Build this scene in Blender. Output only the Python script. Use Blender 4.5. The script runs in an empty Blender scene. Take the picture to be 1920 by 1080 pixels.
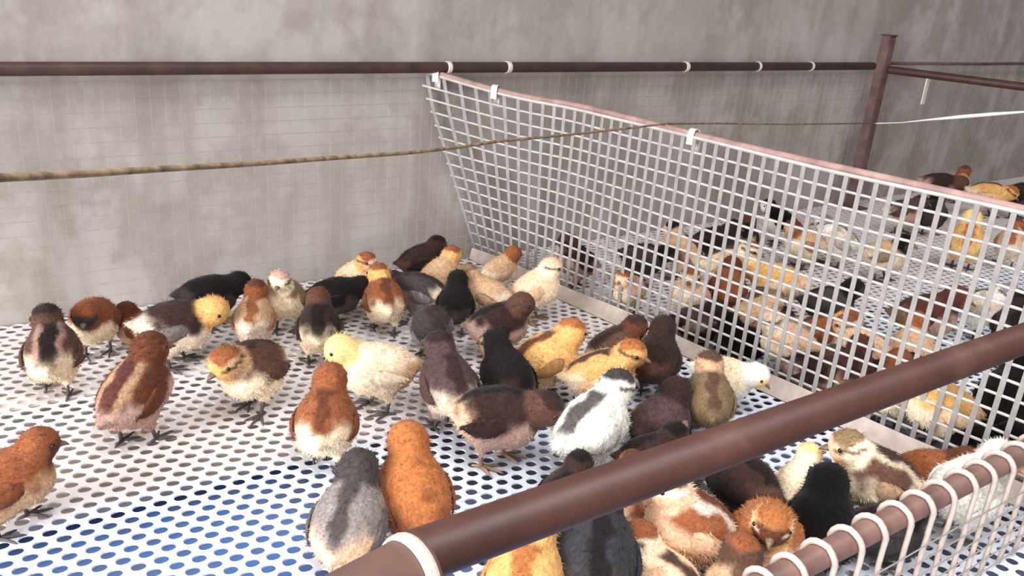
import bpy, bmesh, math, random
import numpy as np
from mathutils import Vector, Matrix

# ------------------------------------------------------------------ camera, world, light
S = bpy.context.scene
COL = S.collection
cam_d = bpy.data.cameras.new('camera'); cam = bpy.data.objects.new('camera', cam_d); COL.objects.link(cam)
cam_d.sensor_width = 36.0; cam_d.lens = 30.0; cam_d.clip_start = 0.02; cam_d.clip_end = 60
_r = Vector((0.82332454, -0.56260389, 0.07492374)); _u = Vector((0.14467549, 0.33567829, 0.93080024)); _f = Vector((0.5488221, 0.75551105, -0.35776717))
cam.matrix_world = Matrix(((_r.x, _u.x, -_f.x, 0), (_r.y, _u.y, -_f.y, 0), (_r.z, _u.z, -_f.z, 0.54), (0, 0, 0, 1)))
S.camera = cam
S.view_settings.view_transform = 'Standard'; S.view_settings.look = 'None'
S.view_settings.gamma = 1.0; S.view_settings.use_curve_mapping = False
S.view_settings.exposure = 0.0
w = bpy.data.worlds.new('world'); S.world = w; w.use_nodes = True
bg = w.node_tree.nodes['Background']; bg.inputs[0].default_value = (0.93, 0.96, 1.0, 1); bg.inputs[1].default_value = 1.0

def area(name, loc, target, sx, sy, power, color):
    d = bpy.data.lights.new(name, 'AREA'); d.shape = 'RECTANGLE'; d.size = sx; d.size_y = sy; d.energy = power; d.color = color
    o = bpy.data.objects.new(name, d); COL.objects.link(o); o.location = loc
    o.rotation_euler = (Vector(target) - Vector(loc)).to_track_quat('-Z', 'Y').to_euler()
    return o
area('assumed_left_daylight', (-3.1, -0.2, 1.0), (0.8, 0.7, 0.2), 2.6, 1.7, 255, (0.98, 0.985, 1.0))  # added lamp for daylight assumed from the left; no window is built
area('overhead_fill', (0.0, -0.6, 2.36), (0.0, -0.6, 0.0), 1.8, 1.4, 42, (0.98, 0.985, 1.0)).data.spread = math.radians(100)  # added overhead lamp, lifts the floor more than the wall
area('overhead_fill', (2.4, -0.6, 2.36), (2.4, -0.6, 0.0), 1.8, 1.4, 26, (0.98, 0.985, 1.0)).data.spread = math.radians(100)  # added lamp, brightens the pen right of the partition

# ------------------------------------------------------------------ helpers
def lin(c):
    return tuple(((v / 255) / 12.92 if v / 255 <= 0.04045 else ((v / 255 + 0.055) / 1.055) ** 2.4) for v in c)
def lin4(c): return lin(c) + (1.0,)

class NT:
    def __init__(s, name):
        s.m = bpy.data.materials.new(name); s.m.use_nodes = True; s.t = s.m.node_tree; s.n = s.t.nodes
        s.b = s.n['Principled BSDF']; s.tc = None
    def new(s, t, **k):
        x = s.n.new(t)
        for a, v in k.items(): setattr(x, a, v)
        return x
    def link(s, a, b): s.t.links.new(a, b)
    def coord(s, scale=(1, 1, 1), kind='Object'):
        if s.tc is None: s.tc = s.new('ShaderNodeTexCoord')
        mp = s.new('ShaderNodeMapping'); mp.inputs['Scale'].default_value = scale
        s.link(s.tc.outputs[kind], mp.inputs[0]); return mp.outputs[0]
    def noise(s, vec, scale, detail=4, rough=0.55):
        x = s.new('ShaderNodeTexNoise'); x.inputs['Scale'].default_value = scale; x.inputs['Detail'].default_value = detail
        x.inputs['Roughness'].default_value = rough; s.link(vec, x.inputs['Vector']); return x.outputs['Fac']
    def ramp(s, fac, stops):
        x = s.new('ShaderNodeValToRGB'); e = x.color_ramp.elements
        while len(e) < len(stops): e.new(0.5)
        for i, (p, c) in enumerate(stops): e[i].position = p; e[i].color = c
        s.link(fac, x.inputs[0]); return x.outputs[0]
    def mix(s, fac, a, b, mode='MIX'):
        x = s.new('ShaderNodeMix', data_type='RGBA', blend_type=mode)
        for sock, v in ((x.inputs[0], fac), (x.inputs[6], a), (x.inputs[7], b)):
            if isinstance(v, (int, float)): sock.default_value = v
            elif isinstance(v, tuple): sock.default_value = v
            else: s.link(v, sock)
        return x.outputs[2]
    def bump(s, h, strength, dist):
        x = s.new('ShaderNodeBump'); x.inputs['Strength'].default_value = strength; x.inputs['Distance'].default_value = dist
        s.link(h, x.inputs['Height']); s.link(x.outputs[0], s.b.inputs['Normal'])
    def done(s, rough=0.6, spec=0.4, metal=0.0, col=None):
        s.b.inputs['Roughness'].default_value = rough; s.b.inputs['Specular IOR Level'].default_value = spec; s.b.inputs['Metallic'].default_value = metal
        if col is not None:
            if isinstance(col, tuple): s.b.inputs['Base Color'].default_value = col
            else: s.link(col, s.b.inputs['Base Color'])
        return s.m

def mat_wall():
    t = NT('concrete_render')
    c = t.coord()
    big = t.noise(c, 2.6, 6, 0.62); mid = t.noise(t.coord((1, 1, 0.8)), 11.0, 5, 0.6); fine = t.noise(c, 60, 4, 0.6)
    st = t.noise(t.coord((7, 7, 0.9)), 1.7, 3, 0.5)
    col = t.ramp(big, [(0.30, lin4((152, 143, 136))), (0.50, lin4((166, 157, 151))), (0.70, lin4((184, 176, 171)))])
    col = t.mix(t.ramp(mid, [(0.44, (0, 0, 0, 1)), (0.58, (0.9, 0.9, 0.9, 1))]), col, lin4((190, 183, 178)))
    col = t.mix(t.ramp(st, [(0.36, (0.45, 0.45, 0.45, 1)), (0.52, (0, 0, 0, 1))]), col, lin4((136, 126, 119)))
    col = t.mix(0.12, col, t.ramp(fine, [(0.3, lin4((140, 132, 127))), (0.7, lin4((194, 188, 184)))]))
    t.bump(t.noise(c, 30, 5, 0.6), 0.25, 0.003)
    return t.done(0.9, 0.2, col=col)
def mat_plain(name, c, rough=0.6, spec=0.4, var=0.12, scale=60, metal=0, bump=0.0):
    t = NT(name); n = t.noise(t.coord(), scale, 4)
    d = tuple(max(0, v * (1 - var)) for v in c); l = tuple(min(255, v * (1 + var * 0.7)) for v in c)
    col = t.ramp(n, [(0.32, lin4(d)), (0.68, lin4(l))])
    if bump: t.bump(n, bump, 0.001)
    return t.done(rough, spec, metal, col)
def mat_floor():
    t = NT('white_slat_plastic'); c = t.coord()
    n = t.noise(c, 5.0, 5, 0.6); f = t.noise(c, 60, 4, 0.6)
    col = t.ramp(n, [(0.35, lin4((218, 210, 208))), (0.6, lin4((232, 226, 226)))])
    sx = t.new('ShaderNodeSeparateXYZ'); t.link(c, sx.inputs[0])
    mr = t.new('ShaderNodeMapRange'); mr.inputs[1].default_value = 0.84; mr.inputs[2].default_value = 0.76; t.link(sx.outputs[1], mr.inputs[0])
    col = t.mix(mr.outputs[0], col, lin4((219, 225, 236)))  # bluish cast of reflected light painted into the front of the floor
    col = t.mix(t.ramp(f, [(0.62, (0, 0, 0, 1)), (0.78, (0.5, 0.5, 0.5, 1))]), col, lin4((150, 132, 118)))
    return t.done(0.42, 0.4, col=col)
def mat_pipe():
    t = NT('red_brown_pipe_paint'); c = t.coord()
    n = t.noise(c, 22, 5, 0.65); f = t.noise(c, 140, 3, 0.6)
    col = t.ramp(n, [(0.3, lin4((60, 37, 32))), (0.55, lin4((72, 46, 40))), (0.75, lin4((90, 64, 54)))])
    col = t.mix(t.ramp(f, [(0.58, (0, 0, 0, 1)), (0.75, (0.6, 0.6, 0.6, 1))]), col, lin4((72, 50, 44)))
    t.bump(f, 0.12, 0.0006)
    return t.done(0.5, 0.3, col=col)
def mat_tarp():
    t = NT('blue_tarp'); c = t.coord()
    n = t.noise(c, 4.0, 4); f = t.noise(c, 30, 4)
    col = t.ramp(n, [(0.38, lin4((104, 150, 222))), (0.54, lin4((120, 152, 206))), (0.66, lin4((146, 156, 172)))])
    col = t.mix(t.ramp(f, [(0.45, (0, 0, 0, 1)), (0.7, (0.6, 0.6, 0.6, 1))]), col, lin4((128, 134, 144)))
    return t.done(0.5, 0.4, col=col)
def mat_down(name, sheen):
    t = NT(name)
    a = t.new('ShaderNodeVertexColor', layer_name='Col')
    n = t.noise(t.coord(), 420, 3, 0.6)
    col = t.mix(1.0, a.outputs[0], t.ramp(n, [(0.3, (0.72, 0.72, 0.72, 1)), (0.7, (1.15, 1.15, 1.15, 1))]), 'MULTIPLY')
    if not sheen: pass
    t.bump(n, 0.5, 0.0012)
    t.b.inputs['Sheen Weight'].default_value = 0.08; t.b.inputs['Sheen Roughness'].default_value = 0.5
    return t.done(0.95, 0.08, col=col)

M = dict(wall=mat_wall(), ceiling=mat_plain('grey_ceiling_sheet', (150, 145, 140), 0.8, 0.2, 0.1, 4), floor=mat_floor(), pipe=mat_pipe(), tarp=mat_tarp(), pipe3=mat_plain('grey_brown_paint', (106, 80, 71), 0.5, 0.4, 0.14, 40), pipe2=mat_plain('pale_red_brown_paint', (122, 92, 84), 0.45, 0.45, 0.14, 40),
         ground=mat_plain('grey_ground_concrete', (110, 104, 98), 0.9, 0.2, 0.2, 8),
         board=mat_plain('pale_dropping_board', (206, 196, 188), 0.85, 0.2, 0.12, 9),
         sheet=mat_plain('slate_sheet', (112, 116, 138), 0.6, 0.3, 0.25, 9), darkpipe=mat_plain('dark_brown_pipe', (74, 56, 50), 0.5, 0.4, 0.2, 25),
         post=mat_plain('brown_steel_post', (104, 80, 76), 0.6, 0.4, 0.2, 40),
         edge=mat_plain('pink_brown_rail', (158, 128, 121), 0.6, 0.4, 0.14, 40),
         white=mat_plain('white_plastic_mesh', (184, 178, 174), 0.5, 0.4, 0.08, 60),
         strip=mat_plain('greyish_plastic_strip', (148, 143, 140), 0.55, 0.3, 0.08, 60),
         net=mat_plain('thin_wall_net', (168, 160, 154), 0.6, 0.3, 0.06, 60),
         clip=mat_plain('white_plastic_clip', (226, 214, 206), 0.5, 0.4, 0.06, 60),
         cream=mat_plain('cream_plastic_tie', (196, 180, 170), 0.45, 0.45, 0.08, 60),
         cord=mat_plain('olive_twine', (142, 122, 98), 0.7, 0.25, 0.3, 120),
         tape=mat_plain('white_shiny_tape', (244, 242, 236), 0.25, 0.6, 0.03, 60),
         down=mat_down('chick_down', True),
         leg=mat_plain('dark_grey_leg_skin', (84, 78, 78), 0.6, 0.35, 0.2, 300),
         legpale=mat_plain('tan_leg_skin', (150, 122, 100), 0.6, 0.35, 0.2, 300),
         beak=mat_plain('horn_beak', (112, 92, 74), 0.45, 0.4, 0.2, 300),
         eye=mat_plain('black_eye', (14, 11, 10), 0.12, 0.6, 0.0, 60))

def mesh_obj(name, verts, faces, mat, parent=None, smooth=False, kind=None, loc=None):
    me = bpy.data.meshes.new(name); me.from_pydata([tuple(v) for v in verts], [], [tuple(f) for f in faces]); me.update()
    return link_mesh(name, me, mat, parent, smooth, kind, loc)
def link_mesh(name, me, mat, parent=None, smooth=False, kind=None, loc=None):
    if mat is not None and not me.materials: me.materials.append(mat)
    if smooth: me.polygons.foreach_set('use_smooth', [True] * len(me.polygons))
    o = bpy.data.objects.new(name, me); COL.objects.link(o)
    if parent: o.parent = parent
    if loc: o.location = loc
    if kind: o['kind'] = kind
    return o
def empty(name, loc=(0, 0, 0), rz=0.0):
    o = bpy.data.objects.new(name, None); COL.objects.link(o); o.location = loc; o.rotation_euler = (0, 0, rz); o.empty_display_size = 0.02
    return o
def tag(o, label, cat, group=None):
    o['label'] = label; o['category'] = cat
    if group: o['group'] = group
    return o

def tube(pts, r, n=8, cap=True, ry=None):
    """swept tube along points; r may be a list"""
    pts = [Vector(p) for p in pts]; N = len(pts); V = []; F = []
    rs = r if isinstance(r, (list, tuple)) else [r] * N
    t0 = (pts[1] - pts[0]).normalized()
    up = Vector((0, 0, 1)) if abs(t0.z) < 0.9 else Vector((0, 1, 0))
    a = t0.cross(up).normalized()
    for i, p in enumerate(pts):
        t = (pts[min(i + 1, N - 1)] - pts[max(i - 1, 0)]).normalized()
        a = (a - t * a.dot(t)).normalized(); b = t.cross(a)
        for k in range(n):
            th = 2 * math.pi * k / n
            V.append(p + a * (math.cos(th) * rs[i]) + b * (math.sin(th) * rs[i] * (ry or 1)))
    for i in range(N - 1):
        for k in range(n):
            k2 = (k + 1) % n
            F.append((i * n + k, i * n + k2, (i + 1) * n + k2, (i + 1) * n + k))
    if cap:
        F.append(tuple(range(n - 1, -1, -1))); F.append(tuple((N - 1) * n + k for k in range(n)))
    return V, F
def box(x0, x1, y0, y1, z0, z1):
    V = [(x, y, z) for z in (z0, z1) for y in (y0, y1) for x in (x0, x1)]
    return V, [(0, 2, 3, 1), (4, 5, 7, 6), (0, 1, 5, 4), (2, 6, 7, 3), (0, 4, 6, 2), (1, 3, 7, 5)]
def hollow_pipe(p0, p1, r, wall=0.0022, n=20):
    """straight pipe with open ends and visible wall thickness, with a few intermediate rings"""
    p0 = Vector(p0); p1 = Vector(p1); t = (p1 - p0).normalized(); a = t.cross(Vector((0, 0, 1))).normalized(); b = t.cross(a)
    V = []; F = []
    rings = [(p0, r - wall), (p0, r - 0.0004), (p0 + t * 0.0006, r), (p1 - t * 0.0006, r), (p1, r - 0.0004), (p1, r - wall)]
    for p, rr in rings:
        for k in range(n):
            th = 2 * math.pi * k / n; V.append(p + a * math.cos(th) * rr + b * math.sin(th) * rr)
    m = len(rings)
    for i in range(m):
        j = (i + 1) % m
        for k in range(n):
            k2 = (k + 1) % n; F.append((i * n + k, i * n + k2, j * n + k2, j * n + k))
    return V, F

# ------------------------------------------------------------------ the setting
YW = 1.311
o = mesh_obj('wall_back', *box(-3.3, 5.5, YW, YW + 0.15, -0.35, 2.4), M['wall']); o['kind'] = 'structure'
o = mesh_obj('wall_front', *box(-3.3, 5.5, -2.35, -2.2, -0.35, 2.4), M['wall']); o['kind'] = 'structure'  # unseen shell up to the ceiling, added to darken the camera side
o = mesh_obj('wall_right', *box(5.5, 5.65, -2.35, YW + 0.15, -0.35, 2.4), M['wall']); o['kind'] = 'structure'
o = mesh_obj('ceiling', *box(-3.3, 5.65, -2.35, YW + 0.15, 2.4, 2.5), M['ceiling']); o['kind'] = 'structure'
o = mesh_obj('ground', *box(-3.3, 5.5, -2.2, YW, -0.40, -0.35), M['ground']); o['kind'] = 'structure'

def perforated_floor():
    AX, AY = 0.0200, 0.01475; x0, x1, y0, y1 = -0.34, 3.06, 0.20, YW - 0.004
    th = 0.0018; hx, hy = 0.0068, 0.0059; n = 12
    ang = [2 * math.pi * (k + 0.5) / n for k in range(n)]
    # voronoi hexagon of the staggered lattice (pointed in y)
    q = (AY * AY + (AX / 2) ** 2) / (2 * AY)
    hexa = np.array([(AX / 2, AY - q), (0, q), (-AX / 2, AY - q), (-AX / 2, -(AY - q)), (0, -q), (AX / 2, -(AY - q))])
    hole = np.array([(math.copysign(abs(math.cos(t)) ** 0.85, math.cos(t)) * hx, math.copysign(abs(math.sin(t)) ** 0.85, math.sin(t)) * hy) for t in ang])
    rows = int((y1 - y0) / AY); cols = int((x1 - x0) / AX)
    cx = []; cy = []
    for r in range(rows):
        for c in range(cols):
            cx.append(x0 + (c + (0.5 if r % 2 else 0.0)) * AX); cy.append(y0 + r * AY + AY / 2)
    C = np.stack([cx, cy], 1); K = len(C)
    per = 6 + n + n
    V = np.zeros((K, per, 3)); V[:, :6, :2] = C[:, None] + hexa; V[:, 6:6 + n, :2] = C[:, None] + hole
    V[:, 6 + n:, :2] = C[:, None] + hole * 0.98; V[:, 6 + n:, 2] = -th
    tris = []; quads = []
    # each hexagon corner joined to the nearest hole vertices
    ha = [math.atan2(v[1], v[0]) % (2 * math.pi) for v in hexa]
    near = [min(range(n), key=lambda k: abs((ang[k] - a0 + math.pi) % (2 * math.pi) - math.pi)) for a0 in ha]
    for s in range(6):
        s2 = (s + 1) % 6; k = near[s]; e = near[s2]
        seq = [k]
        while seq[-1] != e: seq.append((seq[-1] + 1) % n)
        mid = len(seq) // 2
        for i in range(len(seq) - 1):
            corner = s if i < mid else s2
            tris.append((corner, 6 + seq[i + 1], 6 + seq[i]))
        tris.append((s, s2, 6 + seq[mid]))
    for k in range(n):
        k2 = (k + 1) % n; quads.append((6 + k, 6 + k2, 6 + n + k2, 6 + n + k))
    off = (np.arange(K) * per)[:, None, None]
    Tt = (np.array(tris)[None] + off).reshape(-1, 3); Qq = (np.array(quads)[None] + off).reshape(-1, 4)
    me = bpy.data.meshes.new('floor'); nv = K * per
    me.vertices.add(nv); me.vertices.foreach_set('co', V.reshape(-1))
    nl = Tt.size + Qq.size; me.loops.add(nl)
    me.loops.foreach_set('vertex_index', np.concatenate([Tt.reshape(-1), Qq.reshape(-1)]).astype(np.int32))
    npol = len(Tt) + len(Qq); me.polygons.add(npol)
    st = np.concatenate([np.arange(len(Tt)) * 3, Tt.size + np.arange(len(Qq)) * 4]).astype(np.int32)
    me.polygons.foreach_set('loop_start', st)
    me.update(calc_edges=True)
    me.polygons.foreach_set('use_smooth', [False] * npol)
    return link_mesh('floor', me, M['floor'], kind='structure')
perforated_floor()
# supports and what lies under the slatted floor
for i, y in enumerate((0.36, 1.05)):
    o = mesh_obj('trim_%d' % (i + 1), *box(-0.36, 3.08, y, y + 0.03, -0.06, -0.0020), M['board']); o['kind'] = 'structure'
tag(mesh_obj('dropping_board', *box(-0.36, 3.08, 0.812, 1.0, -0.014, -0.009), M['board']), 'pale board lying under the back half of the slatted floor', 'board')
tag(mesh_obj('dropping_board', *box(-0.36, 3.08, 1.09, 1.30, -0.014, -0.009), M['board']), 'pale board under the slatted floor along the wall', 'board')
tag(mesh_obj('grey_sheet', *box(0.415, 3.08, 0.0, 0.808, -0.041, -0.036), M['sheet']), 'slate grey sheet under the slatted floor right of the blue tarpaulin', 'sheet')
tag(mesh_obj('blue_tarp', *box(-0.5, 0.41, 0.0, 1.0, -0.040, -0.035), M['tarp']), 'blue tarpaulin seen through the floor holes at the lower left', 'tarpaulin')

# ------------------------------------------------------------------ rails, post, nets
tag(mesh_obj('back_rail', *hollow_pipe((-1.2, 1.285, 0.3615), (1.9865, 1.285, 0.3615), 0.0092), M['darkpipe'], smooth=True), 'dark brown pipe running level along the concrete wall', 'pipe')
tag(mesh_obj('wall_cable', *tube([(2.03, 1.287, 0.368), (2.5, 1.287, 0.366), (3.2, 1.287, 0.370), (4.2, 1.287, 0.372)], 0.004, 8), M['post'], smooth=True), 'thin dark cable on the wall right of the steel post', 'cable')

def make_post():
    r = empty('steel_post', (2.0, 1.268, 0.0)); tag(r, 'brown square steel post standing by the wall behind the partition', 'post')
    bm = bmesh.new(); bmesh.ops.create_cube(bm, size=1.0)
    for v in bm.verts: v.co = Vector((v.co.x * 0.026, v.co.y * 0.026, (v.co.z + 0.5) * 0.436))
    bmesh.ops.bevel(bm, geom=bm.edges[:], offset=0.002, segments=2, affect='EDGES')
    me = bpy.data.meshes.new('shaft'); bm.to_mesh(me); bm.free(); link_mesh('shaft', me, M['post'], r)
    mesh_obj('cap', *box(-0.0145, 0.0145, -0.0145, 0.0145, 0.436, 0.439), M['darkpipe'], r)
    mesh_obj('base_plate', *box(-0.03, 0.03, -0.03, 0.03, 0.0, 0.004), M['post'], r)
make_post()
tag(mesh_obj('side_rail', *hollow_pipe((2.006, 1.2535, 0.357), (2.36, 0.56, 0.350), 0.0095), M['pipe'], smooth=True), 'red-brown pipe leading from the steel post towards the right edge', 'pipe')

# thin net hung in front of the wall, wires too fine to pick apart
def wall_net():
    r = empty('wall_net', (0, 1.300, 0)); tag(r, 'thin pale wire net hung against the concrete wall under the rail', 'net')
    V = []; F = []
    def add(vf):
        b = len(V); V.extend(vf[0]); F.extend([tuple(i + b for i in f) for f in vf[1]])
    for i in range(17): add(tube([(-0.6, 0, 0.006 + i * 0.021), (3.6, 0, 0.006 + i * 0.021)], 0.00045, 4, False))
    for i in range(200): add(tube([(-0.6 + i * 0.021, 0.0012, 0.003), (-0.6 + i * 0.021, 0.0012, 0.352)], 0.00022, 4, False))
    mesh_obj('mesh_wires', V, F, M['net'], r, kind='stuff')
wall_net()

# partition: path in plan, flared to the left near the wall
XP, AL = 0.856, -0.1406
def ppos(s, z):
    k = max(0.0, (0.25 - s) / 0.25)
    x = XP - AL * s / 1.0098 - 0.135 * k * k * min(1.0, z / 0.33)
    return Vector((x, YW - 0.012 - s / 1.0098 * 0.998, z))
def ptop(s):
    k = max(0.0, (0.16 - s) / 0.16)
    return 0.3225 + 0.030 * k * k + 0.0015 * math.sin(s * 9)
S_END = 0.985
random.seed(4)
def partition():
    r = empty('mesh_partition', tuple(ppos(0.5, 0))); tag(r, 'white plastic mesh partition running from the wall to the hooked rail', 'fence')
    base = Vector(r.location)
    ss = [i * S_END / 40 for i in range(41)]
    for row in range(15):
        f = (row + 1) / 15.0 if row < 14 else 1.0
        ph = random.uniform(0, 6)
        pts = []
        for s in ss:
            z = 0.010 + (ptop(s) - 0.010) * f + 0.0012 * math.sin(s * 14 + ph)
            pts.append(ppos(s, z) - base)
        mesh_obj('horizontal_wire', *tube(pts, 0.0019 if row < 14 else 0.0027, 6), M['white'], r, smooth=True)
    n = 51
    for i in range(n):
        s = 0.004 + i * (S_END - 0.006) / (n - 1)
        V = []; F = []; m = 7; wd = 0.0031; tk = 0.0006
        lean = random.uniform(-0.001, 0.001)
        for j in range(m):
            z = 0.004 + (ptop(s) - 0.004) * j / (m - 1)
            c = ppos(s + lean * j / m, z) - base
            d = (ppos(s + 0.01, z) - ppos(s - 0.01, z)).normalized(); nn = Vector((d.y, -d.x, 0)).normalized()
            for a, b in ((-1, -1), (1, -1), (1, 1), (-1, 1)): V.append(c + d * a * wd + nn * (b * tk + 0.0012))
        for j in range(m - 1):
            for k in range(4):
                k2 = (k + 1) % 4; F.append((j * 4 + k, j * 4 + k2, j * 4 + 4 + k2, j * 4 + 4 + k))
        F += [(3, 2, 1, 0), tuple((m - 1) * 4 + k for k in range(4))]
        mesh_obj('vertical_strip', V, F, M['strip'], r)
    # pink-brown support rail behind the top edge, folded pale strip along the foot
    pts = [ppos(s, ptop(s) + 0.004) - base + Vector((0.006, 0, 0)) for s in ss]
    mesh_obj('top_rail', *tube(pts, 0.0048, 10), M['edge'], r, smooth=True)['label'] = 'pinkish brown top rail'
    V = []; F = []
    for i, s in enumerate(ss):
        for dx, z in ((-0.018, 0.0015), (-0.0175, 0.0027), (-0.0045, 0.0235), (-0.0030, 0.0225)):
            V.append(ppos(s, z + 0.002 * math.sin(s * 21) * (z > 0.01)) - base + Vector((dx, 0, 0)))
    for i in range(len(ss) - 1):
        for k in range(4):
            k2 = (k + 1) % 4; F.append((i * 4 + k, i * 4 + k2, i * 4 + 4 + k2, i * 4 + 4 + k))
    F += [(3, 2, 1, 0), tuple((len(ss) - 1) * 4 + k for k in range(4))]
    mesh_obj('foot_strip', V, F, M['cream'], r)
    # bundled end
    for k in range(3):
        e = [ppos(S_END + 0.004 + 0.004 * k, 0.004 + (ptop(S_END) - 0.004) * j / 6) - base + Vector((0.001 * k, 0, 0)) for j in range(7)]
        mesh_obj('edge_wire', *tube(e, 0.0016, 6), M['white'], r, smooth=True)
partition()

def clip(name, s, label):
    """bent plastic strap hung over the partition's top rail"""
    c = ppos(s, ptop(s) + 0.004) + Vector((0.006, 0, 0)); d = (ppos(s + 0.02, 0.3) - ppos(s - 0.02, 0.3)); d.z = 0; d.normalize(); nn = Vector((d.y, -d.x, 0))
    V = []; F = []
    prof = [(-0.0105, -0.030), (-0.0100, -0.010), (-0.0090, 0.001), (-0.005, 0.0062), (0.0, 0.0074), (0.005, 0.0062), (0.0075, 0.0), (0.0078, -0.014)]
    for u, z in prof:
        for a in (-1, 1):
            for q in (0, 1):
                k = 1 + q * 0.16
                V.append(c + nn * (u * k) + d * (a * 0.0052) + Vector((0, 0, z * (k if z > 0 else 1))))
    for i in range(len(prof) - 1):
        b = i * 4
        F += [(b, b + 4, b + 6, b + 2), (b + 1, b + 3, b + 7, b + 5), (b, b + 1, b + 5, b + 4), (b + 2, b + 6, b + 7, b + 3)]
    F += [(0, 2, 3, 1), tuple(len(V) - 4 + k for k in (0, 1, 3, 2))]
    tag(mesh_obj(name, V, F, M['clip']), label, 'clip', 'white clips on the partition top')
clip('plastic_clip', 0.012, 'white plastic clip on the partition top at the wall end')
clip('plastic_clip', 0.085, 'white plastic clip on the partition top, second from the wall')
clip('plastic_clip', 0.447, 'white plastic clip on the partition top where the twine meets it')

def ring(name, c, axis, r, w, label, mat, cat='tie', group=None, th=0.0014, squash=1.0):
    c = Vector(c); t = Vector(axis).normalized(); a = t.cross(Vector((0, 0, 1))).normalized(); b = t.cross(a)
    V = []; F = []; n = 28
    prof = [(-w / 2, 0), (-w / 2, th * .7), (-w / 4, th), (w / 4, th), (w / 2, th * .7), (w / 2, 0)]
    for k in range(n):
        an = 2 * math.pi * k / n
        for u, h in prof: V.append(t * u + (a * math.cos(an) + b * math.sin(an) * squash) * (r + h))
    m = len(prof)
    for k in range(n):
        k2 = (k + 1) % n
        for j in range(m):
            j2 = (j + 1) % m; F.append((k * m + j, k2 * m + j, k2 * m + j2, k * m + j2))
    return tag(mesh_obj(name, V, F, mat, smooth=False, loc=tuple(c)), label, cat, group)
for x, wd, lab in ((0.762, 0.008, 'pale tie around the wall rail above the partition corner'), (0.885, 0.009, 'pale tie around the wall rail, second from the partition corner'),
               (1.330, 0.009, 'pale tie around the wall rail in the middle of the right pen'), (1.555, 0.007, 'thin pale tie around the wall rail, second left of the steel post'), (1.74, 0.007, 'thin pale tie around the wall rail just left of the steel post')):
    ring('wire_tie', (x, 1.285, 0.3615), (1, 0, 0), 0.0094, wd, lab, M['clip'], 'tie', 'ties on the wall rail')
o = mesh_obj('hanging_tag', *box(-0.007, 0.007, -0.0012, 0.0012, -0.062, -0.0), M['clip'], loc=(2.0485, 1.170, 0.3475)); tag(o, 'white strap hanging from the side pipe near the steel post', 'strap')

# ------------------------------------------------------------------ near pipes
A_Y, A_Z, A_R = 0.193, 0.3615, 0.0087
tag(mesh_obj('front_pipe', *hollow_pipe((0.1035, A_Y, A_Z), (2.2, A_Y, A_Z), A_R, n=28), M['pipe'], smooth=True), 'thick red-brown pipe crossing the foreground above the chicks', 'pipe')
c0 = Vector((0.012, 0.160, 0.3705)); c1 = Vector((0.1045, 0.1785, 0.3705))
tag(mesh_obj('short_pipe', *hollow_pipe(c0, c1, 0.0108, n=28), M['pipe3'], smooth=True), 'short thicker brown pipe end at the bottom edge with a pale ring', 'pipe')
cd = (c1 - c0).normalized()
ring('pipe_ring', c1 - cd * 0.004, cd, 0.0109, 0.0042, 'pale plastic ring around the end of the short brown pipe', M['cream'], 'ring', None, 0.0012)

B_Y, B_Z, B_R = 0.2985, 0.124, 0.0104
tag(mesh_obj('hooked_rail', *hollow_pipe((0.10, B_Y, B_Z), (2.0, B_Y, B_Z), B_R, n=24), M['pipe2'], smooth=True), 'brown rail at the lower right with white wires hooked over it', 'pipe')
def front_fence():
    r = empty('front_fence', (0.9, B_Y, 0)); tag(r, 'white wire fence hanging from the hooked rail at the lower right', 'fence')
    rr = B_R + 0.0027
    def hook(seed):
        rd = random.Random(seed); pts = []
        for k in range(11):
            an = math.radians(-40 + 220 * k / 10)
            pts.append((rd.uniform(-.0006, .0006) + 0.006 * (k / 10 - 0.5), math.cos(an) * rr, B_Z + math.sin(an) * rr))
        for z in (0.115, 0.10, 0.08, 0.055, 0.03, 0.004): pts.append((0.003 + rd.uniform(-.0012, .0012), -rr - 0.0005 + rd.uniform(-.0006, .0006), z))
        me = bpy.data.meshes.new('vertical_wire'); V, F = tube(pts, [0.0027] * 11 + [0.0024] * 6, 8); me.from_pydata([tuple(v) for v in V], [], F); me.update()
        me.polygons.foreach_set('use_smooth', [True] * len(me.polygons)); me.materials.append(M['cream']); return me
    hooks = [hook(i) for i in range(4)]
    n = 44
    for i in range(n):
        o = bpy.data.objects.new('vertical_wire', hooks[i % 4]); COL.objects.link(o); o.parent = r
        o.location = (0.532 + (i - 11) * 0.0345 - 0.9 + 0.0012 * math.sin(i * 2.3), 0, 0)
    for i in range(6):
        z = 0.012 + i * 0.0165
        mesh_obj('horizontal_wire', *tube([(-0.78 + j * 0.05, -rr - 0.0036, z + 0.001 * math.sin(j * 1.3 + i)) for j in range(32)], 0.0008, 6), M['strip'], r, smooth=True)
front_fence()

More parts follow.
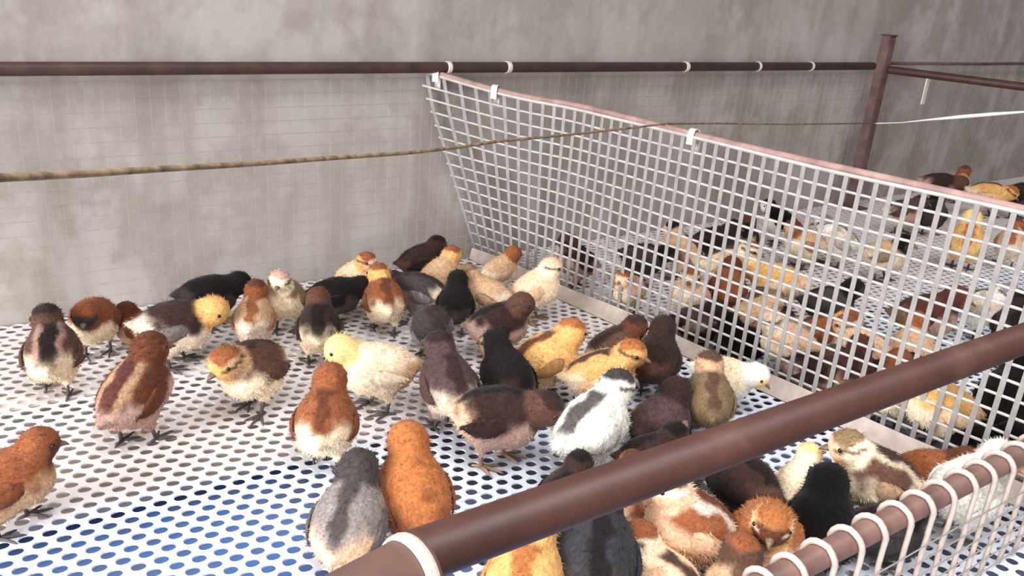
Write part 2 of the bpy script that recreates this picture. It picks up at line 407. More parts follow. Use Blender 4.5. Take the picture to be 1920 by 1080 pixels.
# ------------------------------------------------------------------ twine across the picture
def twine():
    P = [[-0.0029, 0.3572, 0.4513], [0.0247, 0.3807, 0.4454], [0.0626, 0.4327, 0.4317], [0.1055, 0.4758, 0.4209], [0.1688, 0.5292, 0.407], [0.2641, 0.5976, 0.3903], [0.3469, 0.6504, 0.3772], [0.4326, 0.7022, 0.3666], [0.5071, 0.7384, 0.3617], [0.571, 0.7684, 0.3553], [0.6989, 0.8287, 0.3435], [0.8263, 0.878, 0.3354], [0.9219, 0.9121, 0.3304], [1.0586, 0.9525, 0.3182], [1.3675, 1.0321, 0.2891], [1.7606, 1.1044, 0.2622]]
    n = len(P); V, F = tube(P, [0.0024 - 0.0006 * i / n for i in range(n)], 8, True, 0.8)
    r = tag(mesh_obj('twine', V, F, M['cord'], smooth=True), 'olive brown twine stretched across the picture past the steel post, white at its right end', 'twine')
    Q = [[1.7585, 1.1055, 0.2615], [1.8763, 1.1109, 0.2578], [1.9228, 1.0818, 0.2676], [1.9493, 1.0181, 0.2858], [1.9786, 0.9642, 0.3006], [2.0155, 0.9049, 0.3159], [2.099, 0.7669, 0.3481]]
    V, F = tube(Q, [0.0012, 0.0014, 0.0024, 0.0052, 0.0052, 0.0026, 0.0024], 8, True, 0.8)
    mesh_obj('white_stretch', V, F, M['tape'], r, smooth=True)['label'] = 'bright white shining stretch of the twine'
twine()


# ------------------------------------------------------------------ chicks
def smin(a, b, k):
    h = np.clip(0.5 + 0.5 * (b - a) / k, 0, 1); return b * (1 - h) + a * h - k * h * (1 - h)
def ell(P, c, r, pitch=0.0):
    q = P - np.array(c); cp, sp = math.cos(pitch), math.sin(pitch)
    x = q[..., 0] * cp + q[..., 2] * sp; z = -q[..., 0] * sp + q[..., 2] * cp
    v = np.stack([x / r[0], q[..., 1] / r[1], z / r[2]], -1); k0 = np.sqrt((v ** 2).sum(-1)) + 1e-9
    k1 = np.sqrt(((v / np.array(r)) ** 2).sum(-1)) + 1e-9
    return k0 * (k0 - 1) / k1
def cone(P, a, b, ra, rb):
    a = np.array(a); b = np.array(b); d = b - a; t = np.clip(((P - a) @ d) / (d @ d), 0, 1)
    return np.sqrt(((P - a - t[..., None] * d) ** 2).sum(-1)) - (ra + (rb - ra) * t)
def surface_nets(f, lo, hi, h):
    ax = [np.arange(lo[i], hi[i] + h, h) for i in range(3)]
    P = np.stack(np.meshgrid(*ax, indexing='ij'), -1); D = f(P); sg = D < 0
    n = D.shape; acc = np.zeros(tuple(k - 1 for k in n) + (3,)); cnt = np.zeros(tuple(k - 1 for k in n))
    for axis in range(3):
        sl0 = [slice(None)] * 3; sl1 = [slice(None)] * 3; sl0[axis] = slice(0, -1); sl1[axis] = slice(1, None)
        a = D[tuple(sl0)]; b = D[tuple(sl1)]; cr = (a < 0) != (b < 0)
        t = np.where(cr, a / np.where(cr, a - b, 1), 0); pt = P[tuple(sl0)].copy(); pt[..., axis] += t * h
        oth = [k for k in range(3) if k != axis]
        for da in (0, 1):
            for db in (0, 1):
                s = [slice(None)] * 3; s[oth[0]] = slice(da, n[oth[0]] - 1 + da); s[oth[1]] = slice(db, n[oth[1]] - 1 + db)
                c = cr[tuple(s)]; acc[c] += pt[tuple(s)][c]; cnt[c] += 1
    act = cnt > 0; idx = -np.ones(act.shape, int); idx[act] = np.arange(act.sum()); V = acc[act] / cnt[act][:, None]
    F = []
    for axis in range(3):
        o1, o2 = [(1, 2), (2, 0), (0, 1)][axis]
        sl0 = [slice(None)] * 3; sl1 = [slice(None)] * 3; sl0[axis] = slice(0, -1); sl1[axis] = slice(1, None)
        a = sg[tuple(sl0)]; b = sg[tuple(sl1)]; I = np.argwhere(a != b)
        I = I[(I[:, o1] > 0) & (I[:, o2] > 0) & (I[:, o1] < n[o1] - 1) & (I[:, o2] < n[o2] - 1)]
        fl = a[tuple(I.T)]
        def g(d1, d2):
            J = I.copy(); J[:, o1] -= d1; J[:, o2] -= d2; return idx[tuple(J.T)]
        q = np.stack([g(1, 1), g(0, 1), g(0, 0), g(1, 0)], 1); q[~fl] = q[~fl][:, ::-1]; F.append(q)
    return V, np.concatenate(F)

# sRGB down colours
K = dict(rust=(142, 84, 54), drust=(98, 56, 39), gold=(222, 170, 106), cream=(247, 224, 192), tan=(204, 166, 130), brown=(92, 65, 54), dbrown=(56, 40, 36),
         black=(28, 23, 23), jet=(15, 12, 12), grey=(138, 128, 124), dgrey=(68, 61, 60), white=(244, 240, 228), yellow=(246, 208, 142), peach=(240, 198, 164),
         pink=(194, 158, 144), maroon=(86, 50, 45), purple=(86, 66, 65), olive=(130, 107, 80), orange=(168, 103, 59), slate=(52, 51, 55), pale=(232, 212, 190))
# pattern: back, belly, rump, head, cap, face, wing, stripe(dorsal) , line (eye line)
def pt(back, belly, rump=None, head=None, cap=None, face=None, wing=None, stripe=None, side=None, line=None, beak='beak', leg='leg', mot=None):
    head = head or back
    return dict(back=back, belly=belly, rump=rump or belly, head=head, cap=cap or head, face=face or head, wing=wing or back, stripe=stripe, side=side, line=line, leg=leg, mot=mot)
PAT = dict(
    blackback=pt('brown', 'cream', 'cream', 'brown', 'dbrown', 'gold', 'brown', 'black', 'pink'),
    rustgrey=pt('rust', 'cream', 'pale', 'rust', 'rust', 'dgrey', 'drust', None),
    brownsaddle=pt('dbrown', 'pale', 'pale', 'gold', 'gold', 'gold', 'grey'),
    rust=pt('rust', 'tan', 'rust', 'drust', 'drust', 'rust', 'drust'),
    black=pt('black', 'dgrey', 'dgrey', 'black', 'black', 'black', 'black'),
    tanbrown=pt('tan', 'cream', 'pale', 'rust', 'drust', 'tan', 'rust', 'rust'),
    creambelly=pt('brown', 'cream', 'tan', 'tan', 'rust', 'gold', 'brown', 'dbrown', None, 'dbrown'),
    creamface=pt('olive', 'cream', 'tan', 'cream', 'pink', 'cream', 'olive', None, None, 'brown'),
    darkrump=pt('dbrown', 'cream', 'cream', 'brown', 'drust', 'brown', 'dbrown', 'black'),
    goldcap=pt('peach', 'cream', 'cream', 'gold', 'rust', 'peach', 'pink', None, None, 'drust', leg='legpale'),
    ruststripe=pt('drust', 'pink', 'pink', 'drust', 'drust', 'rust', 'drust', 'maroon', 'tan'),
    rustcream=pt('rust', 'cream', 'cream', 'rust', 'rust', 'orange', 'drust', 'drust'),
    yellow=pt('cream', 'cream', 'tan', 'yellow', 'yellow', 'yellow', 'pale', None, None, None),
    orange=pt('rust', 'tan', 'rust', 'rust', 'rust', 'drust', 'drust', None),
    goldrust=pt('rust', 'cream', 'cream', 'gold', 'rust', 'gold', 'rust', 'drust'),
    blackbrown=pt('dbrown', 'dgrey', 'brown', 'dbrown', 'black', 'brown', 'black', 'black'),
    creamrust=pt('tan', 'cream', 'cream', 'gold', 'rust', 'gold', 'tan', None),
    darkgrey=pt('dgrey', 'grey', 'cream', 'dgrey', 'dgrey', 'dgrey', 'grey', 'dbrown'),
    greypatch=pt('dgrey', 'grey', 'dgrey', 'dgrey', 'dgrey', 'dgrey', 'grey', 'dbrown'),
    greytan=pt('tan', 'cream', 'pale', 'tan', 'olive', 'pale', 'olive', None),
    tanrust=pt('tan', 'pale', 'pale', 'rust', 'rust', 'pink', 'pink', None),
    peach=pt('peach', 'cream', 'peach', 'cream', 'peach', 'cream', 'tan', None, None, 'brown', leg='legpale'),
    darkbrown=pt('dbrown', 'pink', 'pink', 'brown', 'brown', 'brown', 'dbrown', 'black'),
    greybrown=pt('purple', 'pink', 'pale', 'purple', 'dbrown', 'purple', 'brown', 'dbrown'),
    blacktan=pt('black', 'brown', 'brown', 'black', 'black', 'tan', 'black', None),
    darkpink=pt('dbrown', 'pink', 'peach', 'brown', 'dbrown', 'brown', 'dbrown', 'black', leg='legpale'),
    goldstripe=pt('gold', 'tan', 'peach', 'gold', 'orange', 'gold', 'drust', 'drust'),
    browncap=pt('brown', 'tan', 'cream', 'drust', 'dbrown', 'gold', 'brown', 'dbrown'),
    goldbrown=pt('gold', 'peach', 'cream', 'gold', 'orange', 'gold', 'peach', 'dbrown', None, 'brown'),
    whitestripe=pt('white', 'white', 'white', 'white', 'dgrey', 'white', 'grey', 'dgrey', 'white', 'black', mot='grey'),
    darkolive=pt('dbrown', 'olive', 'brown', 'dbrown', 'dbrown', 'olive', 'dbrown', None),
    purplebrown=pt('purple', 'dbrown', 'dbrown', 'dbrown', 'dbrown', 'brown', 'pink', None),
    olivetan=pt('olive', 'tan', 'olive', 'tan', 'brown', 'tan', 'olive', 'brown'),
    white=pt('cream', 'white', 'white', 'white', 'white', 'yellow', 'white', None),
    white2=pt('white', 'white', 'white', 'white', 'white', 'white', 'white', None),
    greycap=pt('grey', 'peach', 'peach', 'dgrey', 'dgrey', 'dgrey', 'slate', 'dgrey'),
    orange2=pt('orange', 'rust', 'rust', 'orange', 'orange', 'orange', 'drust', None, None, None, mot='drust'),
    goldorange=pt('gold', 'peach', 'peach', 'gold', 'orange', 'gold', 'orange', 'orange'),
    bluegrey=pt('slate', 'dgrey', 'dgrey', 'black', 'black', 'black', 'slate', 'black'),
    charcoal=pt('dgrey', 'slate', 'dgrey', 'black', 'black', 'dgrey', 'slate', 'black'),
    peachstripe=pt('rust', 'peach', 'peach', 'peach', 'drust', 'peach', 'peach', 'drust', 'white', 'white'),
    orangeface=pt('orange', 'peach', 'peach', 'gold', 'orange', 'drust', 'orange', None, None, 'cream'),
    creamyellow=pt('cream', 'pale', 'cream', 'cream', 'yellow', 'cream', 'tan', None),
    jet=pt('jet', 'black', 'black', 'jet', 'jet', 'jet', 'jet', None),
    tanstripe=pt('brown', 'cream', 'cream', 'cream', 'olive', 'peach', 'tan', 'dbrown', 'cream', 'brown'),
    creamstripe=pt('tan', 'cream', 'cream', 'cream', 'rust', 'cream', 'tan', 'dbrown', 'cream', 'black'),
    brownmottle=pt('tan', 'pale', 'pale', 'brown', 'rust', 'tan', 'brown', 'brown', None, None, mot='drust'),
    peach2=pt('peach', 'cream', 'peach', 'peach', 'rust', 'peach', 'tan', None, None, 'brown'),
    tandarkcap=pt('tan', 'peach', 'pale', 'tan', 'black', 'peach', 'brown', 'dbrown'),
    blackwhite=pt('jet', 'white', 'white', 'black', 'jet', 'white', 'jet', None),
    whitegrey=pt('pale', 'white', 'white', 'white', 'grey', 'white', 'grey', 'dgrey', 'white', 'dgrey', mot='grey'),
    tanblack=pt('tan', 'pale', 'pale', 'black', 'black', 'dgrey', 'dgrey', None),
    yellow2=pt('gold', 'yellow', 'yellow', 'yellow', 'yellow', 'gold', 'orange', 'orange'),
    gold=pt('gold', 'cream', 'peach', 'gold', 'yellow', 'gold', 'cream', None),
    maroon=pt('maroon', 'pink', 'olive', 'maroon', 'drust', 'rust', 'maroon', 'dbrown'),
)
def sst(a, b, x):
    t = np.clip((x - a) / (b - a), 0, 1); return t * t * (3 - 2 * t)

def foot_mesh():
    V = []; F = []
    def add(vf):
        b = len(V); V.extend(vf[0]); F.extend([tuple(i + b for i in f) for f in vf[1]])
    for an, L in ((-38, 0.017), (0, 0.020), (38, 0.017), (178, 0.010)):
        c, s = math.cos(math.radians(an)), math.sin(math.radians(an))
        add(tube([(0, 0, 0.0032), (c * L * 0.5, s * L * 0.5, 0.0024), (c * L * 0.9, s * L * 0.9, 0.0016), (c * L * 1.1, s * L * 1.1, 0.0007)], [0.0019, 0.0016, 0.0013, 0.0004], 6))
    me = bpy.data.meshes.new('foot'); me.from_pydata([tuple(v) for v in V], [], F); me.update()
    me.polygons.foreach_set('use_smooth', [True] * len(me.polygons)); return me
def eye_mesh():
    bm = bmesh.new(); bmesh.ops.create_uvsphere(bm, u_segments=10, v_segments=6, radius=0.0023); me = bpy.data.meshes.new('eye'); bm.to_mesh(me); bm.free()
    me.polygons.foreach_set('use_smooth', [True] * len(me.polygons)); me.materials.append(M['eye']); return me
def beak_mesh():
    V, F = tube([(-0.003, 0, 0), (0.001, 0, 0.0002), (0.005, 0, -0.0006), (0.0088, 0, -0.0024)], [0.0043, 0.0038, 0.0024, 0.0004], 8, True, 0.85)
    me = bpy.data.meshes.new('beak'); me.from_pydata([tuple(v) for v in V], [], F); me.update()
    me.polygons.foreach_set('use_smooth', [True] * len(me.polygons)); me.materials.append(M['beak']); return me
FOOT = {}
for k in ('leg', 'legpale'):
    f_ = foot_mesh(); f_.materials.append(M[k]); FOOT[k] = f_
EYE = eye_mesh(); BEAK = beak_mesh()
POSE = dict(up=(26, .055, (.025, .0925)), stand=(14, .053, (.033, .0845)), low=(4, .051, (.045, .066)), level=(7, .052, (.043, .075)), sit=(8, .036, (.026, .066)))

def make_chick(i, x, y, head_deg, pose, hyaw, pat, sc, label):
    rng = np.random.default_rng(100 + i); rd = random.Random(500 + i)
    p = PAT[pat]; pitch = math.radians(POSE[pose][0] + rd.uniform(-4, 4)); bz = POSE[pose][1]; hxz = POSE[pose][2]
    legs = pose != 'sit'
    ya = math.radians(hyaw + rd.uniform(-12, 12))
    hc = np.array([hxz[0] + rd.uniform(-.002, .002), math.sin(ya) * 0.008, hxz[1] + rd.uniform(-.002, .002)])
    bc = np.array([0, 0, bz]); hp = {'up': -0.05, 'stand': -0.15, 'low': -0.5, 'level': -0.3, 'sit': -0.15}[pose]
    hd = np.array([math.cos(ya) * math.cos(hp), math.sin(ya) * math.cos(hp), math.sin(hp)])
    cp, sp = math.cos(pitch), math.sin(pitch)
    def bl(v):   # body local -> chick
        return (v[0] * cp - v[2] * sp, v[1], v[0] * sp + v[2] * cp + bz)
    fat = rd.uniform(0.95, 1.05); ph = rng.uniform(0, 6.28, 8)
    st = 0.0 if not legs else rd.choice((0.0, 0.006, -0.006, 0.010))
    def f(P):
        d = ell(P, bc, (.037, .0295 * fat, .0285), pitch)
        d = smin(d, ell(P, bl((.018, 0, -.006)), (.023, .0245 * fat, .023), pitch), .010)
        d = smin(d, cone(P, bl((-.024, 0, .004)), bl((-.046, 0, .009)), .017, .004), .010)
        d = smin(d, cone(P, bl((.014, 0, .010)), hc, .0175, .0128), .011)
        d = smin(d, ell(P, hc, (.0185, .0172, .0172)), .006)
        if legs:
            for s in (-1, 1):
                d = smin(d, cone(P, (-.004, s * .014, bz - .018), (-.002 + s * st, s * .0135, .021), .012, .0055), .008)
        n = (np.sin(P[..., 0] * 420 + ph[0]) * np.sin(P[..., 1] * 390 + ph[1]) * np.sin(P[..., 2] * 410 + ph[2]))
        n2 = (np.sin(P[..., 0] * 900 + ph[3] + P[..., 1] * 300) * np.sin(P[..., 1] * 850 + ph[4]) * np.sin(P[..., 2] * 880 + ph[5]))
        return d + n * .0010 + n2 * .0006
    V, Fq = surface_nets(f, (-.060, -.042, .006), (.074, .042, .122), .0034)
    # colours
    q = V - bc; u = np.stack([(q[:, 0] * cp + q[:, 2] * sp) / .037, q[:, 1] / .029, (-q[:, 0] * sp + q[:, 2] * cp) / .0285], 1)
    nz = 0.16 * (np.sin(V[:, 0] * 210 + ph[6]) * np.sin(V[:, 1] * 190 + ph[1]) + np.sin(V[:, 2] * 230 + ph[2]) * np.sin(V[:, 0] * 140 + ph[3]))
    C_ = {k: np.array(lin(K[v])) if isinstance(v, str) and v in K else None for k, v in p.items()}
    def over(C, w, c): return C * (1 - w[:, None]) + c * w[:, None]
    C = np.repeat(C_['belly'][None], len(V), 0)
    C = over(C, sst(-.42, .18, u[:, 2] + nz - 0.15 * np.clip(u[:, 0], -1, 1)), C_['back'])
    C = over(C, sst(.22, .72, -u[:, 0] + nz) * sst(.85, .25, u[:, 2] + nz), C_['rump'])
    if C_['side'] is not None: C = over(C, sst(.26, .36, abs(u[:, 1]) + nz * .4) * sst(.62, .5, abs(u[:, 1]) + nz * .4) * sst(.3, .6, u[:, 2]) * 0.55, C_['side'])
    if C_['stripe'] is not None: C = over(C, sst(.34, .2, abs(u[:, 1]) + nz * .5) * sst(.25, .55, u[:, 2] + nz) * sst(1.15, .8, -u[:, 0]) * 0.95, C_['stripe'])
    if C_['mot'] is not None: C = over(C, sst(.10, .2, nz) * sst(-.1, .3, u[:, 2]) * 0.6, C_['mot'])
    hv = V - hc; hdist = np.sqrt((hv ** 2).sum(1)); wh = sst(.027, .0205, hdist + nz * .008)
    C = over(C, wh, C_['head'])
    fw = hv @ hd / .0172; upv = np.array([-math.sin(hp) * math.cos(ya), -math.sin(hp) * math.sin(ya), math.cos(hp)]); uph = hv @ upv / .0172; sd = hv @ np.array([-math.sin(ya), math.cos(ya), 0]) / .0172
    C = over(C, wh * sst(.30, .55, fw + nz) * sst(.75, .45, uph), C_['face'])
    C = over(C, wh * sst(.42, .62, uph + nz * .6) * sst(.95, .75, fw), C_['cap'])
    if C_['line'] is not None: C = over(C, wh * sst(.16, .08, abs(uph - .18 + .08 * fw)) * sst(.5, .7, abs(sd)) * 0.9, C_['line'])
    C = np.clip(C * (1 + 0.10 * rng.standard_normal((len(V), 1))) * rd.uniform(.92, 1.08), 0, 1)
    root = empty('chick', (x, y, 0), math.radians(head_deg)); root.scale = (sc, sc, sc); tag(root, label, 'chick', GROUP(x, y))
    me = bpy.data.meshes.new('body'); me.from_pydata(V.tolist(), [], Fq.tolist()); me.update()
    at = me.color_attributes.new('Col', 'FLOAT_COLOR', 'POINT'); at.data.foreach_set('color', np.concatenate([C, np.ones((len(C), 1))], 1).reshape(-1).astype(np.float32))
    link_mesh('body', me, M['down'], root, True)
    # wings
    WP = []; WN = []; WC = []
    for s in (-1, 1):
        nu, nv = 12, 8; WV = []; WF = []
        for a in range(nu + 1):
            t = a / nu; wv = math.sin(math.pi * min(1, t * 1.02 + .01)) ** 0.6 * (1 - .25 * t)
            for bq in range(nv):
                an = 2 * math.pi * bq / nv
                lx = .018 - .044 * t; lz = .004 - .004 * t + math.cos(an) * .0108 * wv
                bulge = math.sqrt(max(0.0, 1 - min(.96, (lx / .037) ** 2 + (lz / .0285) ** 2)))
                WV.append(bl((lx, s * (.0295 * fat * bulge - .0004 + math.sin(an) * .0024 * wv + .0035 * t + rd.uniform(-.0004, .0004)), lz + rd.uniform(-.0006, .0006))))
        for a in range(nu):
            for bq in range(nv):
                b2 = (bq + 1) % nv; WF.append((a * nv + bq, a * nv + b2, (a + 1) * nv + b2, (a + 1) * nv + bq))
        WF += [tuple(range(nv)), tuple(nu * nv + k_ for k_ in range(nv))]
        wm = bpy.data.meshes.new('wing'); wm.from_pydata(WV, [], WF); wm.update()
        wmix = C_['wing'] * .6 + C_['back'] * .4
        wc = np.clip(np.repeat(wmix[None], len(WV), 0) * (1 + .15 * rng.standard_normal((len(WV), 1))), 0, 1)
        at = wm.color_attributes.new('Col', 'FLOAT_COLOR', 'POINT'); at.data.foreach_set('color', np.concatenate([wc, np.ones((len(WV), 1))], 1).reshape(-1).astype(np.float32))
        link_mesh('wing', wm, M['down'], root, True)
        WP.append(np.array(WV)); WN.append(np.array(WV) * 0 + np.array([0, s, .25])); WC.append(wc)
    # fine down standing off the body
    nb = np.empty(len(V) * 3, np.float32); me.vertices.foreach_get('normal', nb); nrm = nb.reshape(-1, 3).astype(float)
    AV = np.concatenate([V] + WP * 2); AN = np.concatenate([nrm] + WN * 2); AC = np.concatenate([C] + WC * 2); hd2 = np.sqrt(((AV - hc) ** 2).sum(1))
    k = 2800; sel = rng.integers(0, len(AV), k); b = AV[sel] + rng.uniform(-.0014, .0014, (k, 3)); nn = AN[sel]
    flow = np.where((hd2[sel] < .02)[:, None], -hd, np.array([-cp, 0, -sp - .5])); flow = flow / np.linalg.norm(flow, axis=1)[:, None]
    dr = nn * rng.uniform(.5, 1.0, (k, 1)) + flow * rng.uniform(.5, 1.0, (k, 1)) + rng.normal(0, .25, (k, 3)); dr /= np.linalg.norm(dr, axis=1)[:, None]
    sd_ = np.cross(dr, nn + rng.normal(0, .3, (k, 3))); sd_ /= np.linalg.norm(sd_, axis=1)[:, None] + 1e-9
    L = rng.uniform(.0020, .0044, (k, 1)); wd = .00036
    W = np.stack([b - sd_ * wd - nn * .0008, b + sd_ * wd - nn * .0008, b + dr * L], 1).reshape(-1, 3)
    W[:, 2] = np.maximum(W[:, 2], .004)
    dm = bpy.data.meshes.new('down'); dm.from_pydata(W.tolist(), [], np.arange(3 * k).reshape(-1, 3).tolist()); dm.update()
    dc = np.repeat(np.clip(AC[sel] * rng.uniform(.85, 1.2, (k, 1)), 0, 1), 3, 0)
    at = dm.color_attributes.new('Col', 'FLOAT_COLOR', 'POINT'); at.data.foreach_set('color', np.concatenate([dc, np.ones((3 * k, 1))], 1).reshape(-1).astype(np.float32))
    link_mesh('down', dm, M['down'], root, False, 'stuff')
    # beak, eyes
    def put(name, me_, loc, rot=None):
        o_ = bpy.data.objects.new(name, me_); COL.objects.link(o_); o_.parent = root; o_.location = loc
        if rot: o_.rotation_euler = rot
        return o_
    put('beak', BEAK, tuple(hc + hd * .0175 - upv * .002), (0, -hp, ya))
    sv = np.array([-math.sin(ya), math.cos(ya), 0])
    for s in (-1, 1): put('eye', EYE, tuple(hc + hd * .0085 + sv * s * .0140 + upv * .0035))
    # legs with feet
    for s in (-1, 1):
        fx = .002 + s * st * 1.4; top = (-.002 + s * st, s * .0135, .026 if legs else .022)
        lg = mesh_obj('leg', *tube([top, ((top[0] + fx) / 2 - .001, s * .0135, .014), (fx, s * .0135, .003)], [.0026, .0020, .0021], 8), M[p['leg']], root, smooth=True)
        fo = bpy.data.objects.new('foot', FOOT[p['leg']]); COL.objects.link(fo); fo.parent = lg; fo.location = (fx, s * .0135, 0); fo.rotation_euler = (0, 0, s * .12)
    return root
def GROUP(x, y): return 'chicks left of the partition' if x < XP - AL * (YW - y) else 'chicks in the right pen'

